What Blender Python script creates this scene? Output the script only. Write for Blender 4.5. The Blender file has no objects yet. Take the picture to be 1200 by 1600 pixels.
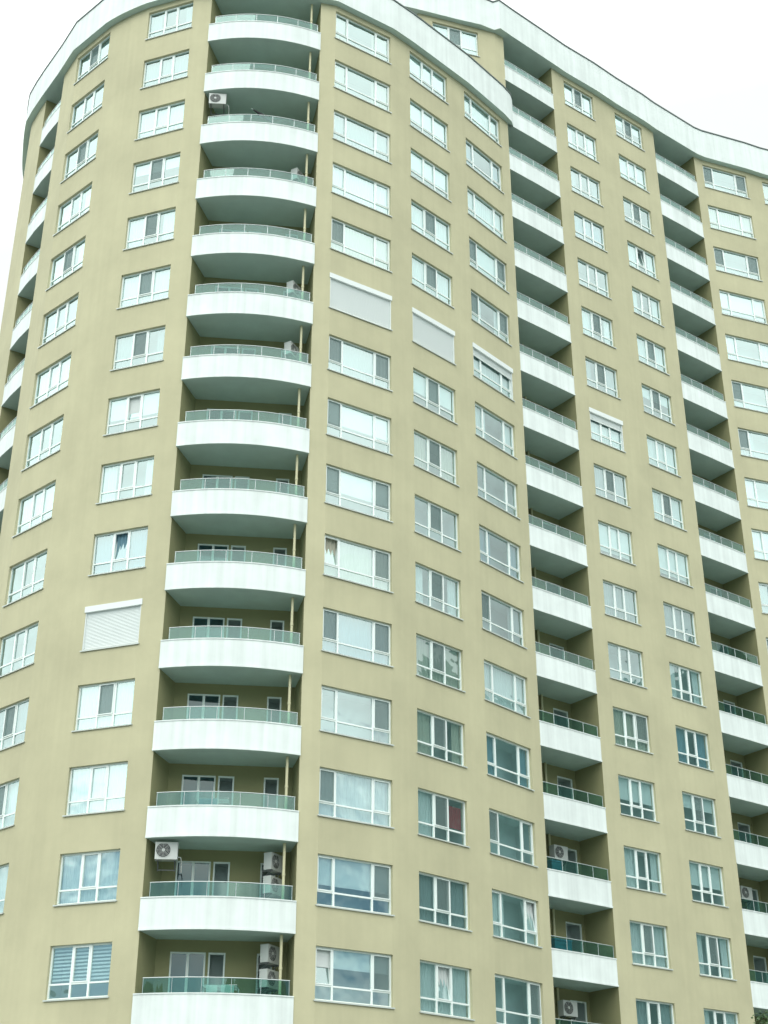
import bpy, bmesh, math, random
from mathutils import Vector, Matrix
R = math.radians
random.seed(11)
sc = bpy.context.scene
C = sc.collection
EYE = 1.6                      # camera height above the pavement

# ------------------------------------------------------------------ camera
cam = bpy.data.objects.new('camera', bpy.data.cameras.new('camera'))
C.objects.link(cam)
cam.location = (0, 0, EYE)
cam.rotation_euler = (R(90 + 27.71), 0, 0)
cam.data.sensor_fit = 'VERTICAL'
cam.data.sensor_height = 36
cam.data.lens = 2231 / 1600 * 36
cam.data.clip_end = 5000
sc.camera = cam

# ------------------------------------------------------------------ sky
SUN_EL, SUN_AZ = R(52), R(200)          # azimuth clockwise from +Y: behind the camera
w = bpy.data.worlds.new('World'); sc.world = w; w.use_nodes = True
nt = w.node_tree; nt.nodes.clear()
def N(t, tree=None, **kw):
    n = (tree or nt).nodes.new(t)
    for k, v in kw.items():
        setattr(n, k, v)
    return n
def link(a, b, tree=None): (tree or nt).links.new(a, b)
sky = N('ShaderNodeTexSky', sky_type='NISHITA', sun_disc=False, sun_elevation=SUN_EL, sun_rotation=SUN_AZ)
sky.air_density = 1.0; sky.dust_density = 2.0
tc = N('ShaderNodeTexCoord')
noise = N('ShaderNodeTexNoise'); noise.inputs['Scale'].default_value = 2.6; noise.inputs['Detail'].default_value = 6
link(tc.outputs['Generated'], noise.inputs['Vector'])
sep = N('ShaderNodeSeparateXYZ'); link(tc.outputs['Generated'], sep.inputs[0])
# cloud cover: closed deck high up, broken towards the horizon
cov = N('ShaderNodeMapRange'); cov.inputs['From Min'].default_value = 0.20; cov.inputs['From Max'].default_value = 0.48
cov.inputs['To Min'].default_value = -0.05; cov.inputs['To Max'].default_value = 0.42
link(sep.outputs['Z'], cov.inputs['Value'])
add = N('ShaderNodeMath', operation='ADD'); link(noise.outputs['Fac'], add.inputs[0]); link(cov.outputs[0], add.inputs[1])
ramp = N('ShaderNodeMapRange'); ramp.inputs['From Min'].default_value = 0.47; ramp.inputs['From Max'].default_value = 0.62
link(add.outputs[0], ramp.inputs['Value'])
# deck luminance: brighter towards the veiled sun (behind the camera) and the zenith
dot = N('ShaderNodeVectorMath', operation='DOT_PRODUCT')
sd = Vector((math.sin(SUN_AZ) * math.cos(SUN_EL), math.cos(SUN_AZ) * math.cos(SUN_EL), math.sin(SUN_EL)))
link(tc.outputs['Generated'], dot.inputs[0]); dot.inputs[1].default_value = sd
lum = N('ShaderNodeMapRange'); lum.inputs['From Min'].default_value = 0.08; lum.inputs['From Max'].default_value = 0.46
lum.inputs['To Min'].default_value = 9.8; lum.inputs['To Max'].default_value = 25.5
link(dot.outputs['Value'], lum.inputs['Value'])
n2 = N('ShaderNodeTexNoise'); n2.inputs['Scale'].default_value = 5; n2.inputs['Detail'].default_value = 5
link(tc.outputs['Generated'], n2.inputs['Vector'])
var = N('ShaderNodeMapRange'); var.inputs['From Min'].default_value = 0.3; var.inputs['From Max'].default_value = 0.7
var.inputs['To Min'].default_value = 0.93; var.inputs['To Max'].default_value = 1.04
link(n2.outputs['Fac'], var.inputs['Value'])
mul = N('ShaderNodeMath', operation='MULTIPLY'); link(lum.outputs[0], mul.inputs[0]); link(var.outputs[0], mul.inputs[1])
comb = N('ShaderNodeMix', data_type='RGBA', blend_type='MULTIPLY'); comb.inputs['Factor'].default_value = 1
comb.inputs['A'].default_value = (0.955, 1.0, 0.985, 1)
link(mul.outputs[0], comb.inputs['B'])
gap = N('ShaderNodeMix', data_type='RGBA', blend_type='MULTIPLY'); gap.inputs['Factor'].default_value = 1
link(sky.outputs[0], gap.inputs['A']); gap.inputs['B'].default_value = (1.0, 1.22, 1.22, 1)
mixc = N('ShaderNodeMix', data_type='RGBA')
link(ramp.outputs[0], mixc.inputs['Factor']); link(gap.outputs['Result'], mixc.inputs['A']); link(comb.outputs['Result'], mixc.inputs['B'])
bg = N('ShaderNodeBackground'); bg.inputs['Strength'].default_value = 0.10
link(mixc.outputs['Result'], bg.inputs['Color'])
wo = N('ShaderNodeOutputWorld'); link(bg.outputs[0], wo.inputs[0])

# ------------------------------------------------------------------ veiled sun
sl = bpy.data.lights.new('sun', 'SUN'); sl.energy = 0.5; sl.angle = R(25); sl.color = (1, 0.98, 0.94)
so = bpy.data.objects.new('sun', sl); C.objects.link(so)
so.rotation_euler = sd.to_track_quat('Z', 'Y').to_euler()
so.location = (0, -20, 80)

sc.view_settings.view_transform = 'Standard'; sc.view_settings.look = 'None'
sc.view_settings.exposure = 0.13; sc.view_settings.gamma = 1
sc.render.engine = 'CYCLES'
sc.cycles.transparent_max_bounces = 12

# ------------------------------------------------------------------ materials
def mat(name, col, rough=0.8, nscale=None, namt=0.0, metal=0.0, bump=0.0, bscale=60, streak=0.0):
    m = bpy.data.materials.new(name); m.use_nodes = True
    t = m.node_tree; b = t.nodes['Principled BSDF']
    b.inputs['Base Color'].default_value = (*col, 1); b.inputs['Roughness'].default_value = rough
    b.inputs['Metallic'].default_value = metal
    g = N('ShaderNodeNewGeometry', t)
    if namt:
        n = N('ShaderNodeTexNoise', t); n.inputs['Scale'].default_value = nscale; n.inputs['Detail'].default_value = 6
        n.inputs['Roughness'].default_value = 0.62
        link(g.outputs['Position'], n.inputs['Vector'], t)
        mr = N('ShaderNodeMapRange', t); mr.inputs['From Min'].default_value = 0.3; mr.inputs['From Max'].default_value = 0.7
        mr.inputs['To Min'].default_value = 1 - namt; mr.inputs['To Max'].default_value = 1 + namt
        link(n.outputs['Fac'], mr.inputs['Value'], t)
        out = mr.outputs[0]
        if streak:                       # rain streaks: noise stretched down the wall
            mp = N('ShaderNodeMapping', t); mp.inputs['Scale'].default_value = (2.6, 2.6, 0.10)
            link(g.outputs['Position'], mp.inputs['Vector'], t)
            n3 = N('ShaderNodeTexNoise', t); n3.inputs['Scale'].default_value = 1.6; n3.inputs['Detail'].default_value = 5
            link(mp.outputs[0], n3.inputs['Vector'], t)
            m3 = N('ShaderNodeMapRange', t); m3.inputs['From Min'].default_value = 0.35; m3.inputs['From Max'].default_value = 0.7
            m3.inputs['To Min'].default_value = 1 + streak * .4; m3.inputs['To Max'].default_value = 1 - streak
            link(n3.outputs['Fac'], m3.inputs['Value'], t)
            mm = N('ShaderNodeMath', t, operation='MULTIPLY'); link(out, mm.inputs[0], t); link(m3.outputs[0], mm.inputs[1], t)
            out = mm.outputs[0]
        mx = N('ShaderNodeMix', t, data_type='RGBA', blend_type='MULTIPLY'); mx.inputs['Factor'].default_value = 1
        mx.inputs['A'].default_value = (*col, 1); link(out, mx.inputs['B'], t)
        link(mx.outputs['Result'], b.inputs['Base Color'], t)
    if bump:
        n = N('ShaderNodeTexNoise', t); n.inputs['Scale'].default_value = bscale; n.inputs['Detail'].default_value = 4
        link(g.outputs['Position'], n.inputs['Vector'], t)
        bp = N('ShaderNodeBump', t); bp.inputs['Strength'].default_value = bump; bp.inputs['Distance'].default_value = 0.02
        link(n.outputs['Fac'], bp.inputs['Height'], t); link(bp.outputs[0], b.inputs['Normal'], t)
    return m
def glass_mat(name, tint, f0, rough=0.015, warp=0.0):
    m = bpy.data.materials.new(name); m.use_nodes = True
    t = m.node_tree; t.nodes.clear()
    o = N('ShaderNodeOutputMaterial', t); mx = N('ShaderNodeMixShader', t)
    tr = N('ShaderNodeBsdfTransparent', t); tr.inputs[0].default_value = (*tint, 1)
    gl = N('ShaderNodeBsdfGlossy', t); gl.inputs['Roughness'].default_value = rough; gl.inputs['Color'].default_value = (0.84, 1.0, 0.97, 1)
    # Schlick reflectance, the same from both sides of the pane
    ge = N('ShaderNodeNewGeometry', t); dt = N('ShaderNodeVectorMath', t, operation='DOT_PRODUCT')
    link(ge.outputs['Normal'], dt.inputs[0], t); link(ge.outputs['Incoming'], dt.inputs[1], t)
    ab = N('ShaderNodeMath', t, operation='ABSOLUTE'); link(dt.outputs['Value'], ab.inputs[0], t)
    om = N('ShaderNodeMath', t, operation='SUBTRACT'); om.inputs[0].default_value = 1; link(ab.outputs[0], om.inputs[1], t)
    pw = N('ShaderNodeMath', t, operation='POWER'); link(om.outputs[0], pw.inputs[0], t); pw.inputs[1].default_value = 5
    fr = N('ShaderNodeMath', t, operation='MULTIPLY_ADD'); link(pw.outputs[0], fr.inputs[0], t)
    fr.inputs[1].default_value = 1-f0; fr.inputs[2].default_value = f0
    link(fr.outputs[0], mx.inputs[0], t); link(tr.outputs[0], mx.inputs[1], t); link(gl.outputs[0], mx.inputs[2], t)
    link(mx.outputs[0], o.inputs[0], t)
    if warp:
        g = N('ShaderNodeNewGeometry', t)
        n = N('ShaderNodeTexNoise', t); n.inputs['Scale'].default_value = 1.7; n.inputs['Detail'].default_value = 1
        link(g.outputs['Position'], n.inputs['Vector'], t)
        bp = N('ShaderNodeBump', t); bp.inputs['Strength'].default_value = 1; bp.inputs['Distance'].default_value = warp
        link(n.outputs['Fac'], bp.inputs['Height'], t); link(bp.outputs[0], gl.inputs['Normal'], t)
    return m
def cloth_mat(name, col, trans=0.35):
    m = bpy.data.materials.new(name); m.use_nodes = True
    t = m.node_tree; t.nodes.clear()
    o = N('ShaderNodeOutputMaterial', t); mx = N('ShaderNodeMixShader', t); mx.inputs[0].default_value = trans
    d = N('ShaderNodeBsdfDiffuse', t); d.inputs[0].default_value = (*col, 1)
    tl = N('ShaderNodeBsdfTranslucent', t); tl.inputs[0].default_value = (*col, 1)
    link(d.outputs[0], mx.inputs[1], t); link(tl.outputs[0], mx.inputs[2], t); link(mx.outputs[0], o.inputs[0], t)
    return m
def net_mat(name, col, fac):
    m = bpy.data.materials.new(name); m.use_nodes = True
    t = m.node_tree; t.nodes.clear()
    o = N('ShaderNodeOutputMaterial', t); mx = N('ShaderNodeMixShader', t); mx.inputs[0].default_value = fac
    tr = N('ShaderNodeBsdfTransparent', t)
    d = N('ShaderNodeBsdfDiffuse', t); d.inputs[0].default_value = (*col, 1)
    link(tr.outputs[0], mx.inputs[1], t); link(d.outputs[0], mx.inputs[2], t); link(mx.outputs[0], o.inputs[0], t)
    return m
M = {
 'wall': mat('beige_render', (0.482, 0.453, 0.294), 0.9, 0.40, 0.085, bump=0.25, bscale=45, streak=0.03),
 'recess': mat('shaded_ochre_recess', (0.26, 0.252, 0.13), 0.9, 0.55, 0.06, bump=0.25, bscale=45),  # ochre tone, darkened further so the colour carries the recess shade
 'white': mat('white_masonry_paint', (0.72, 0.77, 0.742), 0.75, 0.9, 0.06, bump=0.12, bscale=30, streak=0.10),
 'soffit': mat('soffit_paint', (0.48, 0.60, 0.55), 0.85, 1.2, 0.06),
 'trim': mat('white_window_plastic', (0.78, 0.84, 0.81), 0.35),
 'sill': mat('sill_metal', (0.50, 0.54, 0.50), 0.4),
 'coping': mat('dark_metal_coping', (0.03, 0.06, 0.05), 0.45),
 'roof': mat('roof_membrane', (0.25, 0.25, 0.24), 0.9, 2, 0.1),
 'room': mat('room_plaster', (0.42, 0.48, 0.47), 0.9),
 'shutter': mat('shutter_slats', (0.70, 0.74, 0.72), 0.5),
 'steel': mat('brushed_steel', (0.55, 0.60, 0.59), 0.3, metal=0.9),
 'pipe': mat('cream_pipe', (0.55, 0.52, 0.33), 0.5),
 'ac': mat('cream_metal_case', (0.52, 0.54, 0.51), 0.45),
 'black': mat('black_plastic', (0.02, 0.025, 0.025), 0.5),
 'grille': mat('grille_grey', (0.12, 0.13, 0.13), 0.5),
 'blue': mat('blue_plastic', (0.05, 0.19, 0.28), 0.5),
 'dkcloth': mat('dark_cloth', (0.035, 0.03, 0.035), 0.9),
 'ground': mat('pale_paving', (0.15, 0.17, 0.16), 0.9, 0.6, 0.12),
 'bark': mat('bark', (0.10, 0.075, 0.05), 0.9, 8, 0.25, bump=0.6, bscale=20),
 'leaf': mat('leaf_green', (0.055, 0.115, 0.035), 0.6, 1.5, 0.35),
 'backdrop': mat('reflection_backdrop_green', (0.07, 0.125, 0.115), 0.95, 0.06, 0.35),  # for the added, unseen backdrop mirrored in the panes
 'glass': glass_mat('window_glass', (0.80, 0.94, 0.95), 0.30, warp=0.008),
 'doorglass': glass_mat('door_glass', (0.25, 0.44, 0.50), 0.07),
 'rail': glass_mat('railing_glass', (0.60, 0.80, 0.76), 0.07),
 'net': net_mat('insect_net', (0.16, 0.22, 0.21), 0.55),
 'cur_white': cloth_mat('white_curtain', (0.84, 0.87, 0.85)),
 'cur_grey': cloth_mat('grey_curtain', (0.36, 0.42, 0.42)),
 'cur_cream': cloth_mat('cream_curtain', (0.60, 0.58, 0.47)),
 'cur_blue': cloth_mat('blue_curtain', (0.22, 0.38, 0.46)),
 'cur_red': cloth_mat('red_curtain', (0.42, 0.03, 0.05)),
}

# ------------------------------------------------------------------ mesh helpers
def empty(name, loc=(0, 0, 0), rz=0.0, label=None, cat=None, group=None):
    o = bpy.data.objects.new(name, None); C.objects.link(o)
    o.location = loc; o.rotation_euler = (0, 0, rz); o.empty_display_size = 0.3
    if label: o['label'] = label
    if cat: o['category'] = cat
    if group: o['group'] = group
    return o
class MB:
    def __init__(s): s.v = []; s.f = []; s.m = []
    def quad(s, a, b, c, d, m=0):
        i = len(s.v); s.v += [tuple(a), tuple(b), tuple(c), tuple(d)]; s.f.append((i, i+1, i+2, i+3)); s.m.append(m)
    def poly(s, pts, m=0):
        i = len(s.v); s.v += [tuple(p) for p in pts]; s.f.append(tuple(range(i, i+len(pts)))); s.m.append(m)
    def box(s, x0, x1, y0, y1, z0, z1, m=0):
        i = len(s.v)
        s.v += [(x0,y0,z0),(x1,y0,z0),(x1,y1,z0),(x0,y1,z0),(x0,y0,z1),(x1,y0,z1),(x1,y1,z1),(x0,y1,z1)]
        for f in ((0,3,2,1),(4,5,6,7),(0,1,5,4),(1,2,6,5),(2,3,7,6),(3,0,4,7)):
            s.f.append(tuple(i+k for k in f)); s.m.append(m)
    def tube(s, pts, r, n=8, m=0, cap=True):
        pts = [Vector(p) for p in pts]; rings = []
        for k, p in enumerate(pts):
            t = (pts[min(k+1, len(pts)-1)] - pts[max(k-1, 0)]).normalized()
            u = t.cross(Vector((0, 0, 1)))
            if u.length < 1e-3: u = Vector((1, 0, 0))
            u.normalize(); q = u.cross(t)
            rr = r[k] if isinstance(r, (list, tuple)) else r
            i = len(s.v)
            s.v += [tuple(p + u*math.cos(2*math.pi*j/n)*rr + q*math.sin(2*math.pi*j/n)*rr) for j in range(n)]
            rings.append(i)
        for a, b in zip(rings, rings[1:]):
            for j in range(n):
                s.f.append((a+j, a+(j+1) % n, b+(j+1) % n, b+j)); s.m.append(m)
        if cap:
            s.f.append(tuple(rings[0]+j for j in range(n))[::-1]); s.m.append(m)
            s.f.append(tuple(rings[-1]+j for j in range(n))); s.m.append(m)
    def ribbon(s, line, z0, z1, thick, m=0, mtop=None, mbot=None):
        """solid wall standing on a plan line, `thick` towards the inside (left normal)"""
        nr = normals(line)
        inn = [(p[0]+n[0]*thick, p[1]+n[1]*thick) for p, n in zip(line, nr)]
        for i in range(len(line)-1):
            a, b, c, d = line[i], line[i+1], inn[i+1], inn[i]
            s.quad((*a, z0), (*b, z0), (*b, z1), (*a, z1), m)
            s.quad((*c, z0), (*d, z0), (*d, z1), (*c, z1), m)
            s.quad((*a, z1), (*b, z1), (*c, z1), (*d, z1), m if mtop is None else mtop)
            s.quad((*a, z0), (*d, z0), (*c, z0), (*b, z0), m if mbot is None else mbot)
        for e, k in ((0, 0), (-1, 1)):
            a, d = line[e], inn[e]
            s.quad((*a, z0), (*a, z1), (*d, z1), (*d, z0), m)
    def mesh(s, name, mats, weld=True, angle=28):
        me = bpy.data.meshes.new(name); me.from_pydata(s.v, [], s.f)
        for x in mats: me.materials.append(M[x])
        me.polygons.foreach_set('material_index', s.m)
        bm = bmesh.new(); bm.from_mesh(me)
        if weld: bmesh.ops.remove_doubles(bm, verts=bm.verts, dist=0.0004)
        bmesh.ops.recalc_face_normals(bm, faces=bm.faces)
        bm.to_mesh(me); bm.free()
        if angle:
            me.polygons.foreach_set('use_smooth', [True]*len(me.polygons))
            me.set_sharp_from_angle(angle=R(angle))
        return me
def link_obj(name, me, parent=None, loc=(0, 0, 0), rz=0.0):
    o = bpy.data.objects.new(name, me); C.objects.link(o)
    if parent: o.parent = parent
    o.location = loc; o.rotation_euler = (0, 0, rz)
    return o
def normals(line):
    """inward (left-hand of travel) unit normals of a plan polyline, mitred"""
    out = []
    for i in range(len(line)):
        ds = []
        if i > 0: ds.append(Vector(line[i]) - Vector(line[i-1]))
        if i < len(line)-1: ds.append(Vector(line[i+1]) - Vector(line[i]))
        ns = [Vector((-d.y, d.x)).normalized() for d in ds]
        n = sum(ns, Vector((0, 0))); n.normalize()
        c = max(0.5, n.dot(ns[0])); out.append(n / c)
    return out
def offset(line, d):
    return [(p[0]+n[0]*d, p[1]+n[1]*d) for p, n in zip(line, normals(line))]
def catmull(p0, p1, p2, p3, n):
    out = []
    for i in range(1, n):
        t = i/n
        out.append(tuple(0.5*((2*b)+(-a+c)*t+(2*a-5*b+4*c-d)*t*t+(-a+3*b-3*c+d)*t**3) for a, b, c, d in zip(p0, p1, p2, p3)))
    return out

# ------------------------------------------------------------------ the facade in plan (metres, camera at the origin)
SILL, HEAD = 49.41 + EYE, 51.10 + EYE          # top-row window of the lower block
SLAB, PTOP = 48.42 + EYE, 49.44 + EYE          # its balcony: slab underside, top of white parapet
RL0, RL1 = 51.42 + EYE, 53.25 + EYE            # lower roof: soffit, top of cornice
RU0, RU1 = 57.42 + EYE, 59.42 + EYE            # upper roof
FL = 3.0
# name, left point, right point, kind
SEG = [
 ('L0', (-16.87, 53.62), (-15.63, 51.92), 'balcony'),
 ('W1', (-14.67, 50.50), (-12.82, 48.82), 'casement'),
 ('W2', (-10.85, 47.69), (-8.71, 46.94), 'casement'),
 ('B1', (-7.86, 46.90), (-2.90, 47.40), 'balcony'),
 ('W3', (-2.21, 47.57), (0.30, 49.19), 'picture'),
 ('W4', (1.22, 50.00), (3.07, 51.78), 'casement'),
 ('W5', (3.94, 52.62), (5.85, 54.74), 'picture'),
 ('B2', (6.31, 55.28), (9.07, 57.44), 'balcony'),
 ('W6', (9.80, 58.05), (11.55, 59.33), 'casement'),
 ('W7', (12.92, 60.45), (14.65, 61.76), 'casement'),
 ('B3', (15.43, 62.43), (18.16, 64.48), 'balcony'),
 ('W8', (18.70, 64.78), (21.50, 65.82), 'picture'),
 ('W9', (22.55, 66.28), (25.2, 67.2), 'picture'),
]
LEFT = [(-18.0, 70.0), (-19.25, 62.5), (-19.05, 59.5), (-18.55, 57.2), (-17.95, 55.25), (-17.45, 54.45)]
RIGHT = [(27.5, 68.4), (29.5, 71.0), (30.5, 76.0), (30.0, 84.0)]
line = [(p, None) for p in LEFT]                # (point, segment that starts here)
for s in SEG:
    line += [(s[1], s), (s[2], None)]
line += [(p, None) for p in RIGHT]
pts = [p for p, _ in line]
# pieces of plain wall between the openings, rounded where the facade bends
pieces = []                                     # ('wall', [points]) or (segment)
FRONT = []
for i in range(len(line)-1):
    p, s = line[i]
    FRONT.append(p)
    if s: pieces.append(s); continue
    a = pts[max(i-1, 0)]; b = pts[i]; c = pts[i+1]; d = pts[min(i+2, len(pts)-1)]
    mid = catmull(a, b, c, d, 7) if (i < 5 or i == 9 or i > len(line)-6) and (Vector(b)-Vector(c)).length > 1.0 else []
    pieces.append(('wall', [b]+mid+[c])); FRONT += mid
FRONT.append(pts[-1])
UPPER = ('B2', 'W6', 'W7', 'B3', 'W8', 'W9')     # two storeys taller

# which rows of each column are built (k = rows below that column's top row)
ROWS = {'L0': 9, 'W1': 14, 'W2': 15, 'B1': 15, 'W3': 15, 'W4': 16, 'W5': 16, 'B2': 18, 'W6': 18, 'W7': 18, 'B3': 18, 'W8': 13, 'W9': 3}
def top_of(n): return 6.0 if n in UPPER else 0.0

root = empty('apartment_building', (0, 50, 0), 0,
             'tall beige curved apartment building with white balconies and a stepped white cornice', 'apartment building')
PO = (0, -50, 0)                                # children are modelled in world coordinates

# ---- recess plans: back-left, back-right, doors on the back wall as (from, to) fractions, door heights
REC = {
 'L0': dict(bl=(-15.60, 54.40), br=(-14.55, 52.75), doors=[(0.18, 0.55)]),
 'B1': dict(bl=(-7.50, 48.25), br=(-3.22, 48.75), doors=[(0.11, 0.38), (0.40, 0.53), (0.77, 0.89)]),
 'B2': dict(bl=(5.36, 56.62), br=(8.10, 58.72), doors=[(0.12, 0.42), (0.69, 0.95)]),
 'B3': dict(bl=(14.50, 63.80), br=(17.20, 65.82), doors=[(0.12, 0.42), (0.69, 0.95)]),
}
def lerp2(a, b, t): return (a[0]+(b[0]-a[0])*t, a[1]+(b[1]-a[1])*t)

wall = MB()
def vstrip(mb, a, b, z0, z1, m=0): mb.quad((*a, z0), (*b, z0), (*b, z1), (*a, z1), m)
def pierced(mb, a, b, z0, z1, holes, reveal, room, wm=0):
    """wall a-b with openings the full width of the strip; each gets reveals and a dim room behind"""
    d = (Vector(b)-Vector(a)).normalized(); inn = Vector((-d.y, d.x))
    def at(p, t): return (p[0]+inn.x*t, p[1]+inn.y*t)
    z = z0
    for h0, h1 in sorted(holes):
        vstrip(mb, a, b, z, h0, wm); z = h1
        for t0, t1, m in ((0, reveal, wm), (reveal, room, 1)):
            a0, a1, b0, b1 = at(a, t0), at(a, t1), at(b, t0), at(b, t1)
            mb.quad((*a0, h0), (*a1, h0), (*a1, h1), (*a0, h1), m)
            mb.quad((*b0, h0), (*b0, h1), (*b1, h1), (*b1, h0), m)
            mb.quad((*a0, h0), (*b0, h0), (*b1, h0), (*a1, h0), m)
            mb.quad((*a0, h1), (*a1, h1), (*b1, h1), (*b0, h1), m)
        vstrip(mb, at(a, room), at(b, room), h0, h1, 1)
    vstrip(mb, a, b, z, z1, wm)
def win_holes(n, t0=0):
    return [(SILL+top_of(n)-FL*k, HEAD+top_of(n)-FL*k) for k in range(ROWS[n])]
seen_upper = False
for pc in pieces:
    if pc[0] == 'wall':
        L = pc[1]
        up = L[0][0] > 9.0
        for a, b in zip(L, L[1:]): vstrip(wall, a, b, 0, RU0 if up else RL0)
    else:
        n, a, b, kind = pc
        zt = RU0 if n in UPPER else RL0
        if kind != 'balcony':
            pierced(wall, a, b, 0, zt, win_holes(n), 0.20, 0.95)
        else:
            r = REC[n]
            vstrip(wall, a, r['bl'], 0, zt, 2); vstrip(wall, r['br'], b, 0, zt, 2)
            t = 0.0
            for t0, t1 in r['doors']:
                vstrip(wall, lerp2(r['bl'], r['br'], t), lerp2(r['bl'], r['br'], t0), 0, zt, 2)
                hol = [(SLAB+0.22+top_of(n)-FL*k, SLAB+2.62+top_of(n)-FL*k) for k in range(ROWS[n])]
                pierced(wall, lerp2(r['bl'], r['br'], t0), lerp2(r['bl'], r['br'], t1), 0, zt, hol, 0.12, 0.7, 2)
                t = t1
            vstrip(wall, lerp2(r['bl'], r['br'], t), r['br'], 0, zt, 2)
vstrip(wall, pts[-1], LEFT[0], 0, RL0); vstrip(wall, pts[-1], LEFT[0], RL0, RU0)
# upper storeys standing back on the lower roof
PW0, PW1 = (2.52, 53.85), (4.92, 54.64)
PENT = [(0.6, 58.0), (1.75, 53.60)]
vstrip(wall, (-4, 75), PENT[0], RL0, RU0)
vstrip(wall, PENT[0], PENT[1], RL0, RU0); vstrip(wall, PENT[1], PW0, RL0, RU0)
pierced(wall, PW0, PW1, RL0, RU0, [(SILL+6, HEAD+6)], 0.20, 0.95)
vstrip(wall, PW1, (5.85, 54.97), RL0, RU0); vstrip(wall, (5.85, 54.97), (6.31, 55.28), RL0, RU0)
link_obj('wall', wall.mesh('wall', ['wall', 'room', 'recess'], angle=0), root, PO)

# ---- roofs and cornices
def front_between(x0, x1): return [p for p in FRONT if x0 <= p[0] <= x1]
low = [p for p in FRONT if FRONT.index(p) >= 0 and p[0] < 6.2 and p[1] < 69]
low_out = offset(low, -0.30) + [(6.50, 55.12), (6.62, 55.48)]
def slab_poly(mb, outline, z0, z1, m0=0, m1=1):
    mb.poly([(*p, z0) for p in outline], m0); mb.poly([(*p, z1) for p in outline], m1)
    for a, b in zip(outline, outline[1:]+outline[:1]): mb.quad((*a, z0), (*b, z0), (*b, z1), (*a, z1), m0)
mb = MB(); slab_poly(mb, offset(low_out, 0.02) + [(9, 60), (8, 78), (-17, 70)], RL0+.004, RL0+0.2)
roof_l = link_obj('roof', mb.mesh('roof', ['soffit', 'roof'], angle=20), root, PO)
mb = MB(); mb.ribbon(low_out, RL0, RL1, 0.22, 0, mbot=1)
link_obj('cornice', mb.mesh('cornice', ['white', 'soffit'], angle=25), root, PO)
mb = MB(); mb.ribbon(offset(low_out, -0.035), RL1-0.01, RL1+0.07, 0.3)
link_obj('coping', mb.mesh('coping', ['coping'], angle=25), root, PO)
up_line = [p for p in FRONT if p[0] > 8.0]
up_out = [(-1.6, 52.30), (0.59, 52.98), (1.92, 53.39), (3.81, 54.00), (5.10, 54.38), (5.80, 54.74), (6.12, 54.62), (6.80, 55.20)] + \
         [p for p in offset(up_line, -0.30)][0:]
mb = MB(); slab_poly(mb, offset(up_out, 0.02) + [(-4, 76), (-4, 60)], RU0+.004, RU0+0.2)
link_obj('roof', mb.mesh('roof', ['soffit', 'roof'], angle=20), root, PO)
mb = MB(); mb.ribbon(up_out, RU0, RU1, 0.22, 0, mbot=1)
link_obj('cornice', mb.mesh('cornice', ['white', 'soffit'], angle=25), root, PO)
mb = MB(); mb.ribbon(offset(up_out, -0.035), RU1-0.01, RU1+0.07, 0.3)
link_obj('coping', mb.mesh('coping', ['coping'], angle=25), root, PO)

# ------------------------------------------------------------------ windows
H = HEAD - SILL
FR = {'casement': (0.355, 0.645), 'picture': (0.235, 0.745)}
TR = 0.285
def bars(kind, W):
    f0, f1 = FR[kind]; x = [0.0, W*f0, W*f1, W]; zt = H*TR
    return x, zt
def frame_mesh(kind, W):
    mb = MB(); x, zt = bars(kind, W); y0, y1 = 0.11, 0.18
    o = 0.055
    mb.box(0, W, y0, y1, 0, o); mb.box(0, W, y0, y1, H-o, H)
    mb.box(0, o, y0, y1, o, H-o); mb.box(W-o, W, y0, y1, o, H-o)
    for xm in x[1:3]: mb.box(xm-.035, xm+.035, y0+.002, y1-.002, o, H-o)
    cells = [(x[0]+o, x[1]-.035), (x[1]+.035, x[2]-.035), (x[2]+.035, x[3]-o)]
    for a, b in cells: mb.box(a, b, y0+.004, y1-.004, zt-.028, zt+.028)
    opening = (1,) if kind == 'casement' else (0, 2)
    for c in opening:                            # sash of the opening lights
        a, b = cells[c]; z0, z1 = zt+.028, H-o; q = .038
        mb.box(a, b, y0-.012, y1-.02, z0, z0+q); mb.box(a, b, y0-.012, y1-.02, z1-q, z1)
        mb.box(a, a+q, y0-.012, y1-.02, z0+q, z1-q); mb.box(b-q, b, y0-.012, y1-.02, z0+q, z1-q)
    return mb.mesh('window_frame', ['trim'], weld=False, angle=0)
def light_cells(kind, W):
    x, zt = bars(kind, W); o = .055
    xs = [(x[0]+o, x[1]-.035), (x[1]+.035, x[2]-.035), (x[2]+.035, x[3]-o)]
    return xs, (o, zt-.028), (zt+.028, H-o)
def pane_mesh(kind, W, skip=None):
    mb = MB(); xs, lo, hi = light_cells(kind, W)
    for c, (a, b) in enumerate(xs):
        for r, (z0, z1) in enumerate((lo, hi)):
            if r == 1 and c == skip: continue
            e = lambda: 0.147 + random.uniform(-.004, .004)
            y = [e(), e(), e()]; y.append(y[0]+y[2]-y[1])
            g = .004
            mb.quad((a-g, y[0], z0-g), (b+g, y[1], z0-g), (b+g, y[2], z1+g), (a-g, y[3], z1+g))
    return mb.mesh('window_pane', ['glass'], weld=False, angle=0)
def sill_mesh(W):
    mb = MB(); mb.box(-.05, W+.05, -.045, .109, -.028, -.002); mb.box(-.05, W+.05, -.05, -.0455, -.05, -.004)
    return mb.mesh('window_sill', ['sill'], weld=False, angle=0)
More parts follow.
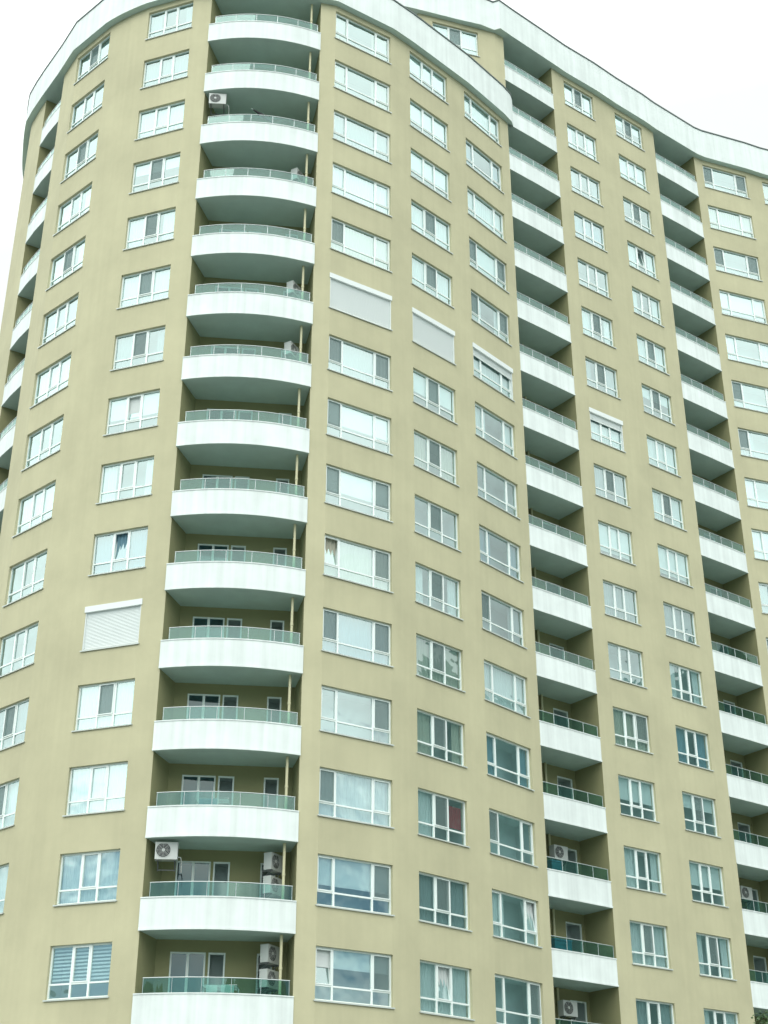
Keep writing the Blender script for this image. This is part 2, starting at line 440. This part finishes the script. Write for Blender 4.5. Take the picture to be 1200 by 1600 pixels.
def screen_mesh(kind, W, lights):
    mb = MB(); xs, lo, hi = light_cells(kind, W)
    for c in lights:
        a, b = xs[c]; z0, z1 = hi
        mb.quad((a+.03, .091, z0+.03), (b-.03, .091, z0+.03), (b-.03, .091, z1-.03), (a+.03, .091, z1-.03), 0)
        for bx in ((a, b, z0, z0+.03), (a, b, z1-.03, z1), (a, a+.03, z0+.03, z1-.03), (b-.03, b, z0+.03, z1-.03)):
            mb.box(bx[0], bx[1], .083, .095, bx[2], bx[3], 1)
    return mb.mesh('insect_screen', ['net', 'trim'], weld=False, angle=0)
def curtain_mesh(x0, x1, z0, z1, fold, seed, m):
    rd = random.Random(seed); mb = MB(); n = max(8, int((x1-x0)/0.028)); ph = rd.uniform(0, 6)
    P = []
    for i in range(n+1):
        x = x0+(x1-x0)*i/n
        P.append((x, 0.26+fold*math.sin(x*2*math.pi/.16+ph+.9*math.sin(x*5+ph))))
    for a, b in zip(P, P[1:]): mb.quad((*a, z0), (*b, z0), (*b, z1), (*a, z1))
    return mb.mesh('curtain', [m], angle=80)
def blind_mesh(W, z0):
    mb = MB(); z = H-.06
    while z > z0:
        mb.quad((.06, .205, z), (W-.06, .205, z), (W-.06, .235, z+.065), (.06, .235, z+.065)); z -= .115
    mb.box(.05, W-.05, .20, .24, H-.05, H-.005)
    return mb.mesh('venetian_blind', ['cur_white'], weld=False, angle=0)
def roller_mesh(W, z0):
    mb = MB(); mb.box(.06, W-.06, .225, .229, z0, H-.03); mb.box(.06, W-.06, .218, .235, z0-.03, z0)
    return mb.mesh('roller_blind', ['cur_white'], weld=False, angle=0)
def shutter_mesh(W, frac):
    """outside roller shutter: box proud of the wall and a slatted curtain lowered by `frac`"""
    mb = MB(); mb.box(-.03, W+.03, -.035, .105, H-.20, H+.03)
    z = H-.20; bottom = H-.20-(H-.22)*frac
    while z > bottom+.02:
        zz = max(z-.055, bottom)
        mb.quad((.035, .075, z), (W-.035, .075, z), (W-.035, .06, (z+zz)/2), (.035, .06, (z+zz)/2))
        mb.quad((.035, .06, (z+zz)/2), (W-.035, .06, (z+zz)/2), (W-.035, .075, zz), (.035, .075, zz)); z = zz
    mb.box(.036, W-.036, .052, .085, bottom-.035, bottom)
    mb.box(.002, .034, .012, .105, .002, H-.20); mb.box(W-.034, W-.002, .012, .105, .002, H-.20)
    return mb.mesh('roller_shutter', ['shutter'], weld=False, angle=0)
def sash_mesh(w, h):
    mb = MB(); q = .045
    for bx in ((0, w, 0, q), (0, w, h-q, h), (0, q, q, h-q), (w-q, w, q, h-q)): mb.box(bx[0], bx[1], -.02, .025, bx[2], bx[3], 0)
    mb.quad((q, .004, q), (w-q, .004, q), (w-q, .004, h-q), (q, .004, h-q), 1)
    return mb.mesh('tilted_sash', ['trim', 'glass'], weld=False, angle=0)

SCREEN = {
 'W1': {0: (1,), 2: (1,), 4: (1,), 11: (1,), 12: (1,)},
 'W2': {3: (1,), 4: (1,), 5: (1,), 6: (1,), 11: (1,)},
 'W3': {4: (0,), 6: (0, 2), 7: (0,), 8: (0, 2), 9: (2,), 10: (0, 2), 11: (2,), 12: (0,), 13: (2,), 14: (2,)},
 'W4': {3: (1,), 4: (1,), 6: (1,), 7: (1,), 8: (1,), 9: (1,), 10: (1,), 11: (1,), 12: (1,), 13: (1,), 15: (1,)},
 'W5': {3: (0, 2), 4: (0, 2), 9: (0,), 12: (0,), 14: (2,)},
 'W6': {0: (1,), 5: (1,), 6: (1,), 8: (1,), 12: (2,), 15: (1,)},
 'W7': {0: (1,), 2: (1,), 5: (1,), 6: (1,), 8: (1,), 13: (1,), 15: (1,)},
 'W8': {0: (0, 2), 2: (0, 2), 5: (0,), 6: (0,), 8: (2,), 10: (0,)}, 'W9': {}, 'PW': {0: (1,)}}
TILT = {('W2', 7): 1, ('W2', 9): 1, ('W3', 9): 0, ('W3', 14): 0, ('W4', 14): 1, ('W7', 3): 1, ('W5', 13): 2}
SHUT = {('W2', 10): 1.0, ('W3', 5): 1.0, ('W4', 5): 1.0, ('W5', 5): 0.22, ('W6', 7): 0.22}
BLIND = {('W2', 14): .3, ('W5', 13): .7, ('W4', 12): None}
cache = {}
def cached(key, fn):
    if key not in cache: cache[key] = fn()
    return cache[key]
rnd = random.Random(5)
def make_window(col, k, a, b, kind, zs):
    W = (Vector(b)-Vector(a)).length; rz = math.atan2(b[1]-a[1], b[0]-a[0])
    nm = 'picture_window' if kind == 'picture' else 'casement_window'
    o = link_obj(nm, cached(('f', col), lambda: frame_mesh(kind, W)), root, (a[0], a[1]-50, zs), rz)
    tl = TILT.get((col, k))
    v = rnd.randrange(3)
    link_obj('pane', cached(('p', col, tl, v), lambda: pane_mesh(kind, W, tl)), o)
    link_obj('sill', cached(('s', col), lambda: sill_mesh(W)), o)
    sh = SHUT.get((col, k))
    if sh:
        link_obj('roller_shutter', cached(('sh', col, sh), lambda: shutter_mesh(W, sh)), o)
    scn = SCREEN[col].get(k)
    if scn:
        for li in scn: link_obj('insect_screen', cached(('sc', col, li), lambda: screen_mesh(kind, W, (li,))), o)
    if tl is not None:
        xs, lo, hi = light_cells(kind, W)
        s = link_obj('tilted_sash', cached(('ts', col, tl), lambda: sash_mesh(xs[tl][1]-xs[tl][0], hi[1]-hi[0])), o, (xs[tl][0], .16, hi[0]))
        s.rotation_euler = (R(-9), 0, 0)
    if (col, k) == ('W2', 14):
        link_obj('venetian_blind', cached(('vb', col), lambda: blind_mesh(W, .55)), o); return
    if (col, k) == ('W4', 12):
        link_obj('curtain', cached(('cr',), lambda: curtain_mesh(W*.69, W-.08, .62, H-.25, .012, 3, 'cur_red')), o)
        link_obj('curtain', cached(('cl',), lambda: curtain_mesh(.06, W*.36, .05, H-.03, .02, 4, 'cur_white')), o); return
    if sh: link_obj('curtain', cached(('c', col, 'sh'), lambda: curtain_mesh(.03, W-.03, .04, H-.03, .022, 9, 'cur_white')), o); return
    u = rnd.random(); m = rnd.choice(['cur_white']*5+['cur_grey', 'cur_cream', 'cur_grey', 'cur_blue'])
    if u < 0.34: link_obj('curtain', cached(('c', col, 'full', m), lambda: curtain_mesh(.03, W-.03, .04, H-.03, .022, rnd.random(), m)), o)
    elif u < 0.66:
        f = rnd.choice([.26, .36]); g = rnd.choice([.70, .80])
        link_obj('curtain', cached(('c', col, f, m), lambda: curtain_mesh(.03, W*f, .04, H-.03, .026, rnd.random(), m)), o)
        link_obj('curtain', cached(('c', col, g, m), lambda: curtain_mesh(W*g, W-.03, .04, H-.03, .026, rnd.random(), m)), o)
    elif u < 0.86:
        z0 = rnd.choice([.35, .75, 1.1]); link_obj('roller_blind', cached(('r', col, z0), lambda: roller_mesh(W, z0)), o)
for n, a, b, kind in SEG:
    if kind == 'balcony': continue
    for k in range(ROWS[n]):
        make_window(n, k, a, b, kind, SILL+top_of(n)-FL*k)
make_window('PW', 0, PW0, PW1, 'casement', SILL+6)

# ------------------------------------------------------------------ balconies
def arc(a, b, sag, n=14):
    a = Vector(a); b = Vector(b); d = b-a; nrm = Vector((d.y, -d.x)).normalized()
    return [tuple(a+d*(i/n)+nrm*sag*(1-(2*i/n-1)**2)) for i in range(n+1)]
BAL = {'L0': ((-16.87, 53.62), (-15.63, 51.92), 0.04), 'B1': ((-7.90, 46.84), (-2.87, 47.36), 0.44),
       'B2': ((6.28, 55.26), (9.08, 57.45), 0.02), 'B3': ((15.42, 62.42), (18.17, 64.49), 0.02)}
def resample(line, t0, t1, n):
    L = [0]
    for a, b in zip(line, line[1:]): L.append(L[-1]+(Vector(b)-Vector(a)).length)
    out = []
    for i in range(n+1):
        s = t0+(L[-1]-t1-t0)*i/n
        for j in range(len(L)-1):
            if s <= L[j+1]+1e-9: break
        out.append(lerp2(line[j], line[j+1], (s-L[j])/(L[j+1]-L[j])))
    return out
def door_mesh(W, leaves):
    mb = MB(); h = 2.4; q = .055; y0, y1 = .03, .09
    mb.box(0, W, y0, y1, h-q, h, 0); mb.box(0, q, y0, y1, 0, h-q, 0); mb.box(W-q, W, y0, y1, 0, h-q, 0); mb.box(q, W-q, y0, y1, 0, .07, 0)
    for i in range(1, leaves): mb.box(W*i/leaves-.045, W*i/leaves+.045, y0-.003, y1+.002, .07, h-q, 0)
    if leaves > 1: mb.quad((q, .062, .07), (W-q, .062, .07), (W-q, .062, h-q), (q, .062, h-q), 1)
    return mb.mesh('balcony_door', ['trim', 'doorglass'], weld=False, angle=0)
def make_balconies(n):
    a, b, sag = BAL[n]; r = REC[n]
    front = arc(a, b, sag, 20 if sag > .1 else 2)
    mb = MB()
    sl = offset(front, 0.121)
    poly = sl + [lerp2(r['br'], r['bl'], -.004), lerp2(r['bl'], r['br'], -.004)]
    z0 = 0.0
    mb.poly([(*p, z0+.006) for p in poly], 1); mb.poly([(*p, z0+.2) for p in poly], 1)
    mb.ribbon(front, z0, PTOP-SLAB, 0.12, 0, mbot=1)
    mb.ribbon(offset(front, -0.018), z0+.0, z0+.07, 0.02, 0)             # drip edge at the foot of the parapet
    mb.ribbon(offset(front, -0.02), PTOP-SLAB+.001, PTOP-SLAB+.04, 0.16, 0)   # coping on the parapet
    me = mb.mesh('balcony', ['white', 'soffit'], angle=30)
    inner = offset(front, 0.07)
    t0, t1 = (.26, .12) if n == 'B1' else (.06, .06)
    rl = resample(inner, t0, t1, 20 if sag > .1 else 3)
    g = MB(); zb, zt = PTOP-SLAB+.05, PTOP-SLAB+.50
    g.ribbon(rl, zb, zt, 0.012)
    gm = g.mesh('glass_railing', ['rail'], angle=30)
    h = MB(); h.tube([(*p, zt+.015) for p in rl], .017, 8)
    npost = 5 if n == 'B1' else 4
    for p in resample(rl, .02, .02, npost): h.tube([(*p, PTOP-SLAB+.03), (*p, zt+.01)], .009, 6)
    hm = h.mesh('handrail', ['steel'], angle=50)
    px = {'L0': None, 'B1': (-3.33, 47.50), 'B2': (6.72, 57.55), 'B3': (15.85, 64.70)}[n]
    pm = None
    if px:
        p = MB(); p.tube([(*px, .2), (*px, 2.995)], .05, 10); p.tube([(*px, 1.9), (*px, 1.98)], .062, 10)
        pm = p.mesh('drainpipe', ['pipe'], angle=50)
    for k in range(ROWS[n]):
        z = SLAB+top_of(n)-FL*k
        o = link_obj('balcony', me, root, (0, -50, z))
        link_obj('glass_railing', gm, o); link_obj('handrail', hm, o)
        if pm: link_obj('drainpipe', pm, o)
        for i, (d0, d1) in enumerate(r['doors']):
            p, q = lerp2(r['bl'], r['br'], d0), lerp2(r['bl'], r['br'], d1); W = (Vector(q)-Vector(p)).length
            dm = cached(('door', n, i), lambda: door_mesh(W, 2 if W > .95 else 1))
            link_obj('balcony_door', dm, o, (p[0], p[1], .22), math.atan2(q[1]-p[1], q[0]-p[0]))
for n in ('L0', 'B1', 'B2', 'B3'): make_balconies(n)

# ------------------------------------------------------------------ things on the balconies
def ac_meshes():
    W, D, Hh = .74, .30, .56
    c = MB(); c.box(-W/2, W/2, -D/2, D/2, 0, Hh)
    c.box(-W/2-.006, W/2+.006, -D/2-.006, D/2+.006, Hh-.05, Hh+.006)
    for i in range(7): c.box(W/2+.001, W/2+.006, -.11, .11, .10+i*.05, .125+i*.05)
    cm = c.mesh('case', ['ac'], weld=False, angle=0)
    f = MB(); cx, cz, r = -.10, .30, .235; n = 28
    ring = lambda rr, y: [(cx+rr*math.cos(2*math.pi*i/n), y, cz+rr*math.sin(2*math.pi*i/n)) for i in range(n)]
    f.poly(ring(r, -D/2-.004), 0)
    for rr in (.235, .19, .145, .10, .055): f.tube(ring(rr, -D/2-.018)+[ring(rr, -D/2-.018)[0]], .005, 4, 1, cap=False)
    for i in range(8):
        t = 2*math.pi*i/8; f.tube([(cx+.04*math.cos(t), -D/2-.02, cz+.04*math.sin(t)), (cx+.235*math.cos(t), -D/2-.014, cz+.235*math.sin(t))], .004, 4, 1)
    f.tube([(cx, -D/2-.03, cz), (cx, -D/2-.004, cz)], .05, 14, 1)
    fm = f.mesh('fan_grille', ['black', 'ac'], weld=False, angle=40)
    b = MB()
    for x in (-.28, .28): b.box(x-.02, x+.02, -.16, .26, -.045, -.005); b.box(x-.02, x+.02, .24, .26, -.30, -.045); b.tube([(x, -.1, -.04), (x, .25, -.28)], .012, 6)
    b.box(-.28, .28, .243, .257, -.28, -.25)
    bm_ = b.mesh('bracket', ['grille'], weld=False, angle=0)
    p = MB(); p.tube([(.36, .05, .12), (.47, .06, .11), (.50, .12, -.05), (.50, .22, -.35)], .02, 6)
    pm = p.mesh('hose', ['ac'], weld=False, angle=60)
    return cm, fm, bm_, pm
ACM = ac_meshes()
def ac(loc, rz, label):
    o = empty('air_conditioner', loc, rz, label, 'air conditioner', 'air conditioner units on the balconies')
    for nm, me in zip(('case', 'fan_grille', 'bracket', 'hose'), ACM): link_obj(nm, me, o)
def fz(n, k): return SLAB+.2+top_of(n)-FL*k       # floor of a balcony
ac((-7.20, 47.12, fz('B1', 13)+2.13), R(4), 'white air conditioner hung high on the left under a rounded balcony, round fan facing out')
SW = R(62)
ac((-3.72, 48.05, fz('B1', 13)+1.98), SW, 'upper of two stacked air conditioners, right wall, rounded balcony with another unit hung at left')
ac((-3.72, 48.05, fz('B1', 13)+1.20), SW, 'lower of two stacked air conditioners, right wall, rounded balcony with another unit hung at left')
ac((-3.72, 48.05, fz('B1', 14)+1.98), SW, 'air conditioner at top right inside the lowest rounded balcony in view, above another unit')
ac((-3.72, 48.05, fz('B1', 14)+1.20), SW, 'air conditioner at lower right inside the lowest rounded balcony in view, behind its glass railing')
ac((-3.70, 47.95, fz('B1', 3)+1.55), SW, 'air conditioner by the pole in the fourth rounded balcony from the top')
ac((-3.70, 47.95, fz('B1', 5)+1.55), SW, 'air conditioner by the pole in the rounded balcony beside the shuttered wide window')
ac((-3.70, 47.95, fz('B1', 6)+1.55), SW, 'air conditioner by the pole in the rounded balcony one storey below the shuttered wide window')
RZB = math.atan2(2.1, 2.74)
def onback(n, t, out):
    r = REC[n]; p = lerp2(r['bl'], r['br'], t); d = (Vector(r['br'])-Vector(r['bl'])).normalized()
    return (p[0]+d.y*out, p[1]-d.x*out)
ac((*onback('B2', .555, .30), fz('B2', 14)+1.72), RZB, 'air conditioner on the back wall of a middle balcony, above a narrow blue box')
ac((*onback('B2', .56, .30), fz('B2', 16)+1.72), RZB, 'air conditioner on the back wall of the lowest middle balcony at the bottom edge')
ac((*onback('B3', .55, .30), fz('B3', 14)+1.72), RZB, 'air conditioner on the back wall of a right hand balcony near the frame edge')

def storage(loc, rz, label, sx=.55):
    o = empty('storage_box', loc, rz, label, 'box')
    b = MB(); b.box(-sx/2, sx/2, -.2, .2, 0, 1.25)
    for i in range(5): b.box(-sx/2-.008, sx/2+.008, -.208, .208, .1+i*.25, .13+i*.25)
    link_obj('body', b.mesh('box_body', ['blue'], weld=False, angle=0), o)
    l = MB(); l.box(-sx/2-.02, sx/2+.02, -.22, .22, 1.252, 1.31); link_obj('lid', l.mesh('box_lid', ['blue'], weld=False, angle=0), o)
p = lerp2(*BAL['B2'][:2], .22); storage((p[0]-.25, p[1]+.32, fz('B2', 14)), RZB, 'blue plastic storage box behind the railing of a middle balcony, under an air conditioner')
p = lerp2(*BAL['B2'][:2], .25); storage((p[0]-.25, p[1]+.32, fz('B2', 15)), RZB, 'wide blue plastic storage box behind the railing, one balcony below the other blue box', .9)

def rack(loc, rz, label, cloths):
    """folding clothes horse: two crossed leg frames, two wings of rails"""
    o = empty('drying_rack', loc, rz, label, 'drying rack')
    f = MB(); w = .55
    for y in (-.27, .27):
        f.tube([(-w, -y, 0), (-w, y, 1.12)], .012, 6); f.tube([(w, -y, 0), (w, y, 1.12)], .012, 6)
    for i in range(7):
        y = -.5+i/6; f.tube([(-w, y, 1.12), (w, y, 1.12)], .008, 6)
    for x in (-w, w): f.tube([(x, -.5, 1.12), (x, .5, 1.12)], .012, 6)
    link_obj('frame', f.mesh('rack_frame', ['steel'], weld=False, angle=60), o)
    return o
def towel(loc, rz, w, h, m, label, nm='towel'):
    b = MB(); n = 14; rd = random.Random(label); ph = rd.uniform(0, 6)
    rows = []
    for s, y in ((1, -.016), (0, 0), (1, .016)):
        pass
    prof = [(-.035, -h), (-.022, -h*.5), (-.014, -.02), (0, .012), (.014, -.02), (.022, -h*.45), (.035, -h*.9)]
    for (ya, za), (yb, zb) in zip(prof, prof[1:]):
        for i in range(n):
            xa, xb = -w/2+w*i/n, -w/2+w*(i+1)/n
            wv = lambda x, z: .018*math.sin(x*16+ph)*min(1, -z/h+.1) if z < 0 else 0
            b.quad((xa, ya+wv(xa, za), za), (xb, ya+wv(xb, za), za), (xb, yb+wv(xb, zb), zb), (xa, yb+wv(xa, zb), zb))
    me = b.mesh(nm, [m], angle=70)
    o = link_obj(nm, me, None, loc, rz); o['label'] = label; o['category'] = 'laundry' ; o['group'] = 'laundry hung on the rounded balconies'
    return o
z = fz('B1', 12)
rack((-5.75, 47.25, z), 0, 'clothes drying rack behind the glass railing, hung with a pale blue towel', 1)
towel((-5.9, 46.92, z+1.14), 0, .62, .55, 'cur_blue', 'pale blue towel hung on a rack in the rounded balcony')
z = fz('B1', 14)
rack((-5.2, 47.3, z), 0, 'clothes drying rack low in the lowest rounded balcony, hung with white cloths', 1)
towel((-5.45, 46.97, z+1.14), 0, .35, .40, 'cur_white', 'white cloth on the left of the rack in the lowest rounded balcony')
towel((-4.95, 46.97, z+1.14), 0, .42, .45, 'cur_white', 'wider white cloth on the right of the rack in the lowest rounded balcony')
z = fz('B1', 2)
ac((-7.28, 46.98, z+2.10), R(4), 'air conditioner hung high on the left of the third rounded balcony from the top')
# closed dark parasol leaning inside the same balcony
pa = empty('folded_parasol', (-5.15, 47.25, z), 0, 'dark closed parasol leaning over the rail of an upper rounded balcony', 'parasol')
b = MB(); b.tube([(.40, .1, 1.38), (-.15, 0, 1.78), (-.58, -.05, 2.09)], [.02, .085, .02], 10); link_obj('canopy', b.mesh('parasol_canopy', ['dkcloth'], weld=False, angle=60), pa)
b = MB(); b.tube([(1.55, .35, .02), (.40, .1, 1.38)], .018, 8); b.tube([(-.58, -.05, 2.09), (-.66, -.06, 2.15)], .012, 6); link_obj('pole', b.mesh('parasol_pole', ['steel'], weld=False, angle=60), pa)
# clutter of the far left balcony
q = lerp2(*BAL['L0'][:2], .45)
ac((q[0]+.45, q[1]+.35, fz('L0', 2)+1.25), math.atan2(-1.7, 1.24), 'grey air conditioner in the far left balcony column, close to the building edge')

# ------------------------------------------------------------------ tree at the lower right corner
def tree(loc, h, seed, label):
    rd = random.Random(seed)
    o = empty('tree', loc, 0, label, 'tree')
    t = MB(); t.tube([(0, 0, 0), (.08, .03, h*.25), (.0, .06, h*.5), (.1, 0, h*.78)], [.19, .15, .11, .05], 10)
    tips = []
    for i in range(16):
        a = rd.uniform(0, 6.28); z0 = h*rd.uniform(.35, .7); l = rd.uniform(.9, 1.7)
        e = (math.cos(a)*l, math.sin(a)*l, z0+rd.uniform(.4, 1.1)); m = (e[0]*.5, e[1]*.5, z0+.3)
        t.tube([(.03, .03, z0), m, e], [.06, .04, .015], 6); tips.append(e)
    link_obj('trunk', t.mesh('tree_trunk', ['bark'], angle=60), o)
    c = MB(); clumps = [(rd.gauss(0, .75), rd.gauss(0, .75), h*.70+rd.gauss(0, h*.13)) for _ in range(44)] + tips + [(0, 0, h*.945), (.05, 0, h*.95), (.2, .1, h*.9)]
    for cx, cy, cz in clumps:
        rr = rd.uniform(.32, .55)
        for _ in range(330):
            d = Vector((rd.gauss(0, 1), rd.gauss(0, 1), rd.gauss(0, 1))).normalized()*rr*rd.random()**.4
            p = Vector((cx, cy, cz))+d
            if p.z > h: continue
            u = Vector((rd.gauss(0, 1), rd.gauss(0, 1), rd.gauss(0, .6))).normalized()
            v = u.cross(Vector((rd.gauss(0, 1), rd.gauss(0, 1), rd.gauss(0, 1)))).normalized()
            s = rd.uniform(.04, .075)
            c.quad(p-u*s, p-v*s*.5, p+u*s, p+v*s*.5)
    link_obj('crown', c.mesh('tree_crown', ['leaf'], weld=False, angle=0), o)
tree((11.62, 41.6, 0), 7.72, 4, 'dark green tree crown just showing at the bottom right corner')

# ------------------------------------------------------------------ ground, and an added unseen backdrop shaped to darken window reflections
g = MB(); g.quad((-900, -900, 0), (900, -900, 0), (900, 900, 0), (-900, 900, 0))
o = link_obj('ground', g.mesh('ground', ['ground'], weld=False, angle=0)); o['kind'] = 'structure'
hm = MB(); rd = random.Random(8); na, nr = 190, 12
def backdrop_h(a):
    # a: compass angle, 0 = +Y, clockwise; low in front of the lens, rising to the east and behind
    base = 0.0
    for c, wd, e in ((150, 40, 62), (215, 40, 52), (262, 30, 66)):
        x = (a-c)/wd; base = max(base, e*math.exp(-x*x))
    def st(u): u = min(1, max(0, u)); return u*u*(3-2*u)
    base = max(base, 112*st((a-45)/14)*(1-st((a-94)/22)))
    return base*(1+.05*math.sin(a*.31)+.035*math.sin(a*.83+1)+.02*math.sin(a*2.1))
rows = []
for i in range(na+1):
    a = 45+245*i/na; h = backdrop_h(a); row = []
    for j in range(nr+1):
        t = j/nr; rr = 170+190*t; s = t*t*(3-2*t)
        row.append((rr*math.sin(R(a)), 20+rr*math.cos(R(a)), -.6+h*s*1.35+rd.uniform(-1, 1)*2.0*(0 < j)))
    rows.append(row)
for r0, r1 in zip(rows, rows[1:]):
    for j in range(nr): hm.quad(r0[j], r1[j], r1[j+1], r0[j+1])
o = link_obj('reflection_backdrop', hm.mesh('reflection_backdrop', ['backdrop'], angle=60)); o['kind'] = 'structure'
